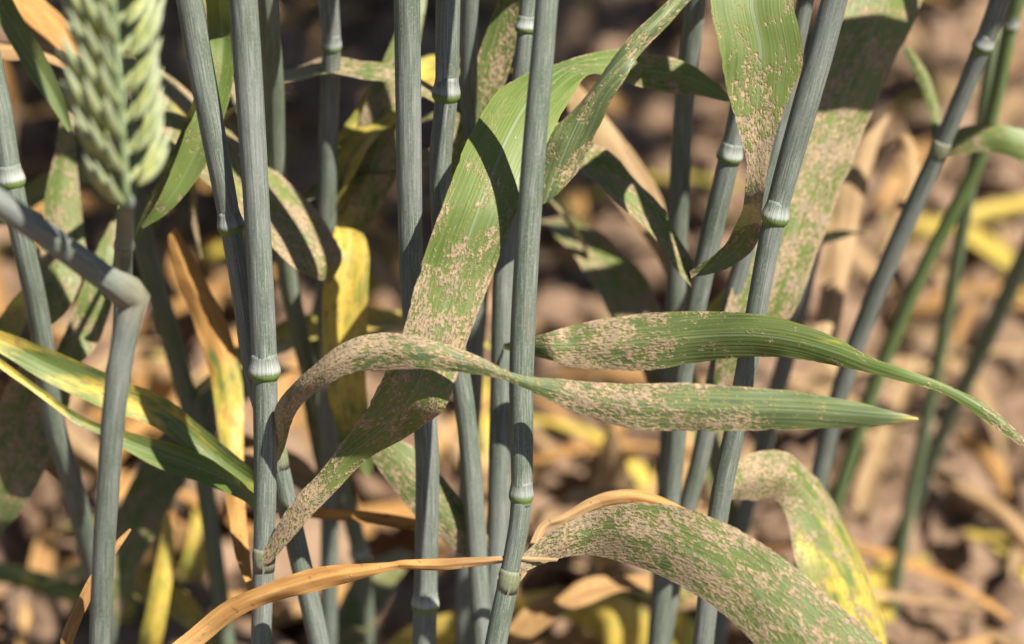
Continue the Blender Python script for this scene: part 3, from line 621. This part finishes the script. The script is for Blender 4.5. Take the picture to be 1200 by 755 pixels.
# a leaf of the leaning stem above the frame; its shade crosses the widest leaf
c0 = np.array(P(1000, 68, 37) + to_sun * 0.075); st = STEMS['S7']; bi = int(np.argmin(np.abs(st['C'][:, 2] - (c0[2] - 0.004))))
b0 = st['C'][bi]; dv = c0 - b0; sv = np.cross(dv, np.array(to_sun)); sv /= np.linalg.norm(sv)
tt = [0, .25, .6, 1.0, 1.4, 1.8, 2.1]; ww = [.004, .009, .012, .0125, .011, .007, .0006]
leaf_mesh([b0 + dv * t - sv * q / 2 - np.array([0, 0, .012 * max(0, t - 1) ** 2]) for t, q in zip(tt, ww)], [b0 + dv * t + sv * q / 2 - np.array([0, 0, .012 * max(0, t - 1) ** 2]) for t, q in zip(tt, ww)], st['root'], les=.6)

# unseen wheat plants added outside the frame to shade the soil and block sky light
def added_plant(x0, y0, az, lab, grp, i):
    hgt = random.uniform(.58, .78); lx, ly = random.uniform(-.02, .04), random.uniform(-.03, .04)
    C = np.array([(x0 + lx * t * t, y0 + ly * t * t, -.015 + (hgt + .015) * t) for t in np.linspace(1, 0, 60)])
    root = bpy.data.objects.new('wheat_stem', None); root.empty_display_size = .01; root.location = tuple(C[-1]); col.objects.link(root)
    tag(root, lab, 'wheat stem', grp)
    tube('internode', C, np.linspace(.0013, .0018, 60), root, [(0.1, .15, 0)] * 60, sides=10, sd=i * 2.3)
    for q in range(6):
        k = int([1, 4, 7, 10, 13, 16][q])
        free_leaf(root, C[k], R(random.uniform(*az)), R(random.uniform(10, 45)), random.uniform(.16, .26), random.uniform(.013, .019), R(random.uniform(20, 65)), les=random.uniform(.3, .7))
    if i % 2: ear(root, C[0], C[0] - C[2], n=14, roll=random.uniform(0, 3))
random.seed(23)
for i in range(12):
    added_plant(random.uniform(.19, .32), random.uniform(.38, .58), (30, 160), 'unseen wheat stem added to shade the soil', 'unseen wheat stems added to shade the soil', i)
for i in range(26):  # unseen plants added on the left to keep out sky light
    added_plant(random.uniform(-.42, -.21), random.uniform(.25, .95), (-70, 110) if i % 3 else (110, 290), 'unseen wheat stem added to block sky light', 'unseen wheat stems added to block sky light', i)
for i in range(12):  # more added left of the camera, again to cut sky light
    added_plant(random.uniform(-.42, -.2), random.uniform(-.2, .25), (110, 260), 'unseen wheat stem added to block sky light', 'unseen wheat stems added to block sky light', i)
for i in range(24):  # unseen plants added at the back against sky light
    added_plant(random.uniform(-.35, .35), random.uniform(.88, 1.1), (0, 360) if i % 3 else (200, 340), 'unseen wheat stem added behind to block sky light', 'unseen wheat stems added behind to block sky light', i)

# ------------------------------------------------------------------ dead leaves on the ground
def litter(rows, label, name='dead_leaf', lift=2.0, **kw):
    """rows of edge pixels laid on the soil; 7th value lifts that row (mm)"""
    rr = []
    for r in rows:
        z = (r[4] if len(r) > 4 else lift) * 0.001
        rr.append((r[0], r[1], r[2], r[3], ground_dd((r[1] + r[3]) / 2, z)))
    o = leaf(None, rr, name=name, **kw); tag(o, label, 'dead leaf'); return o
litter([(440, 772, 452, 790, 10), (462, 745, 475, 778, 24), (500, 726, 520, 762, 32), (545, 718, 552, 750, 36), (572, 728, 570, 736, 38)], 'bright yellow fallen leaf lying below the straight leafless stem', les=.2, yel=1.2, camber=.25)
litter([(590, 700, 600, 725, 0), (640, 692, 650, 724, 20), (690, 690, 690, 742, 30), (735, 700, 720, 775, 30), (780, 735, 750, 790, 16), (800, 770, 790, 800, -4)], 'yellow fallen leaf under the lesion-covered drooping leaf', les=.3, yel=1.0, camber=.1)
litter([(690, 680, 690, 700, 4), (740, 672, 735, 705, 14), (800, 680, 790, 712, 16), (845, 690, 835, 715, 8), (870, 705, 868, 712, -2)], 'dull olive dead leaf arched over the yellow fallen leaf', les=.7, dry=.3, camber=.2, blue=.5)
litter([(770, 790, 830, 790, -6), (775, 745, 820, 745, 8), (790, 712, 800, 714, 20)], 'small yellow-green leaf tip standing up from the litter', les=.2, yel=.5, camber=.2)
litter([(40, 668, 60, 705, 0), (90, 650, 100, 690, 12), (150, 628, 160, 670, 20), (195, 612, 210, 645, 20), (222, 612, 224, 625, 8)], 'broad brown dead leaf lying behind the snapped stem', les=.3, dry=1, pale=.4, camber=.15)
litter([(-20, 655, -20, 680, 22), (40, 668, 40, 694, 28), (100, 686, 95, 712, 28), (150, 700, 145, 730, 18), (180, 715, 178, 735, 2)], 'flat yellow-green strip of leaf lying beside the broad brown leaf', les=.25, yel=.45, camber=.2)
tag(leaf(None, [(138, 905, 164, 905, 128), (158, 800, 186, 802, 84), (162, 755, 190, 757, 73), (173, 700, 199, 702, 70), (184, 648, 205, 650, 70), (192, 604, 199, 604, 70)], name='dead_leaf', les=.15, yel=1.3, camber=.25),
    'upright yellow dead leaf poking out of the litter', 'dead leaf')
litter([(696, 720, 716, 722, -4), (690, 650, 728, 655, 16), (690, 595, 738, 598, 32), (698, 545, 736, 548, 44), (712, 500, 718, 501, 54)], 'pale straw-coloured leaf standing upright behind the lesioned leaf', les=.2, dry=.9, pale=1, camber=.12)
litter([(165, 470, 180, 490, 0), (170, 440, 205, 460, 14), (185, 420, 218, 440, 18), (205, 415, 222, 430, 10)], 'crumpled tan leaf scrap behind the withered orange leaf', les=.2, dry=.9, pale=.6, camber=.3, wave=2)
litter([(370, 690, 362, 706, 6), (405, 715, 398, 728, 8), (445, 745, 436, 758, 6), (490, 785, 480, 795, 0)], 'thin tan straw slanting across the shaded soil', les=.1, dry=1, pale=.7, camber=.4)
litter([(1085, 538, 1085, 556, 4), (1130, 565, 1122, 585, 8), (1175, 590, 1165, 612, 8), (1215, 630, 1200, 650, 4)], 'wide tan straw lying across the sunlit clods', les=.1, dry=1, pale=.8, camber=.3)
litter([(1120, 505, 1118, 520, 4), (1150, 515, 1142, 535, 7), (1175, 545, 1160, 555, 5), (1185, 580, 1178, 582, 2)], 'bent orange leaf scrap beside the wide tan straw', les=.1, dry=1, pale=.1, camber=.2)
litter([(1030, 285, 1030, 300, 6), (1090, 262, 1090, 280, 12), (1150, 240, 1150, 262, 14), (1215, 228, 1215, 246, 8)], 'long olive-yellow straw lying level behind the far stems', les=.1, yel=.9, dry=.35, pale=.8, camber=.3)
litter([(800, 600, 815, 612, 4), (830, 575, 846, 592, 12), (850, 552, 868, 570, 14), (880, 520, 890, 530, 6)], 'faded tan leaf scrap propped behind the slim stems', les=.2, dry=1, pale=.9, camber=.2)
litter([(380, 640, 420, 645, 0), (390, 690, 420, 690, 4), (400, 720, 412, 722, 0)], 'small brown leaf scrap in the shade between two stems', les=.2, dry=1, pale=.3, camber=.2)

# ------------------------------------------------------------------ countless-looking but countable scraps and clods on the soil
random.seed(5)
def strip_mesh(length, wd, bend, **kw):
    Le, Re = [], []; x = 0; n = 5; a = 0.0; p = np.zeros(3)
    for i in range(n):
        t = i / (n - 1); ww = wd * (0.4 + 0.6 * math.sin(math.pi * min(1, .15 + t * .85)))
        s = np.array([-math.sin(a), math.cos(a), 0.15 * math.sin(3 * t)])
        q = p + np.array([0, 0, 0.10 * length * math.sin(math.pi * t)])
        Le.append(q - s * ww / 2); Re.append(q + s * ww / 2)
        p = p + np.array([math.cos(a), math.sin(a), 0]) * length / (n - 1); a += bend / (n - 1)
    o = leaf_mesh(Le, Re, None, sub=3, cols=5, camber=.25, wave=1.0, **kw); me = o.data; bpy.data.objects.remove(o); return me
kinds = {
 'orange': ('curled orange-brown scrap of dead leaf on the soil', 'orange leaf scraps on the soil', [strip_mesh(random.uniform(.025, .05), random.uniform(.003, .007), random.uniform(-1, 1), les=.1, dry=1, pale=random.uniform(.1, .6)) for _ in range(4)]),
 'straw': ('pale tan piece of straw on the soil', 'straw pieces on the soil', [strip_mesh(random.uniform(.03, .07), random.uniform(.002, .006), random.uniform(-.7, .7), les=.1, dry=1, pale=.9) for _ in range(5)]),
 'yellow': ('short yellow scrap of leaf on the soil', 'yellow leaf scraps on the soil', [strip_mesh(random.uniform(.02, .04), random.uniform(.004, .007), random.uniform(-.8, .8), les=.2, yel=1.1, dry=.1) for _ in range(3)]),
}
def ground_at(px, py):
    p = P(px, py, ground_dd(py)); return p.x, p.y
for kd, cnt in (('orange', 95), ('straw', 60), ('yellow', 14)):
    lab, grp, mes = kinds[kd]
    for i in range(cnt):
        px, py = random.uniform(-60, 1260), random.uniform(-40, 800)
        if kd == 'orange' and px > 700 and random.random() < .5: px = random.uniform(0, 600)
        if kd == 'straw' and px < 600 and random.random() < .5: px = random.uniform(650, 1230)
        x, y = ground_at(px, py)
        o = bpy.data.objects.new({'orange': 'leaf_scrap', 'straw': 'straw_piece', 'yellow': 'leaf_scrap'}[kd], random.choice(mes)); col.objects.link(o)
        o.location = (x, y, soil_z(x, y) + (0.002 if random.random() < .6 else random.uniform(.002, .008))); o.rotation_euler = (random.uniform(-.35, .35), random.uniform(-.3, .3), random.uniform(0, 6.28))
        sc_ = random.uniform(.9, 1.6); o.scale = (sc_, sc_, sc_)
        tag(o, lab, 'straw' if kd == 'straw' else 'leaf scrap', grp)

# withered blades standing and leaning out of the soil between the stems
random.seed(31)
BL = [('pale straw-coloured withered blade rising from the soil', 'pale withered blades rising from the soil', dict(dry=1, pale=.95, les=.2), 44),
      ('orange-brown withered blade rising from the soil', 'orange withered blades rising from the soil', dict(dry=1, pale=.1, les=.2), 26),
      ('yellow-green fading blade rising from the soil', 'fading blades rising from the soil', dict(yel=.55, les=.4), 12)]
for lab, grp, kw, cnt in BL:
    for i in range(cnt):
        px, py = random.uniform(-40, 1240), random.uniform(60, 800)
        if grp[0] == 'p' and i % 2: px = random.uniform(880, 1240)
        if grp[0] == 'o' and i % 2: px = random.uniform(0, 560); py = random.uniform(350, 800)
        x, y = ground_at(px, py); y = max(y, .44)
        o = free_leaf(None, (x, y, soil_z(x, y) - .004), random.uniform(0, 6.28), R(random.uniform(15, 75)), random.uniform(.04, .085), random.uniform(.003, .0075), R(random.uniform(30, 150)), camber=.25, wave=1.5, **kw)
        o.name = 'withered_blade'; tag(o, lab, 'leaf blade', grp)

def clod_mesh(k):
    import bmesh
    bm = bmesh.new(); bmesh.ops.create_icosphere(bm, subdivisions=3, radius=1.0)
    for v in bm.verts:
        d = v.co.normalized(); n = mnoise.fractal(d * 1.3 + Vector((k * 7.1, 0, 0)), 0.9, 2.0, 4)
        c = mnoise.cell(d * 1.6 + Vector((k * 3.3, 1, 2)))
        v.co = d * (0.85 + 0.32 * n + 0.10 * c); v.co.z *= 0.72
    me = bpy.data.meshes.new('soil_clod'); bm.to_mesh(me); bm.free(); me.materials.append(M_SOIL)
    me.polygons.foreach_set('use_smooth', [True] * len(me.polygons)); return me
CLODS = [clod_mesh(k) for k in range(8)]
for i in range(120):
    px, py = random.uniform(-80, 1280), random.uniform(-60, 830)
    x, y = ground_at(px, py); s = 0.004 + 0.014 * random.random() ** 2.0
    o = bpy.data.objects.new('soil_clod', CLODS[i % 8]); col.objects.link(o)
    o.location = (x, y, soil_z(x, y) + s * 0.25); o.rotation_euler = (random.uniform(-.4, .4), random.uniform(-.4, .4), random.uniform(0, 6.28))
    o.scale = (s * random.uniform(.8, 1.3), s * random.uniform(.8, 1.3), s)
    tag(o, 'rough rounded clod of brown soil on the ground', 'soil clod', 'clods scattered on the soil')
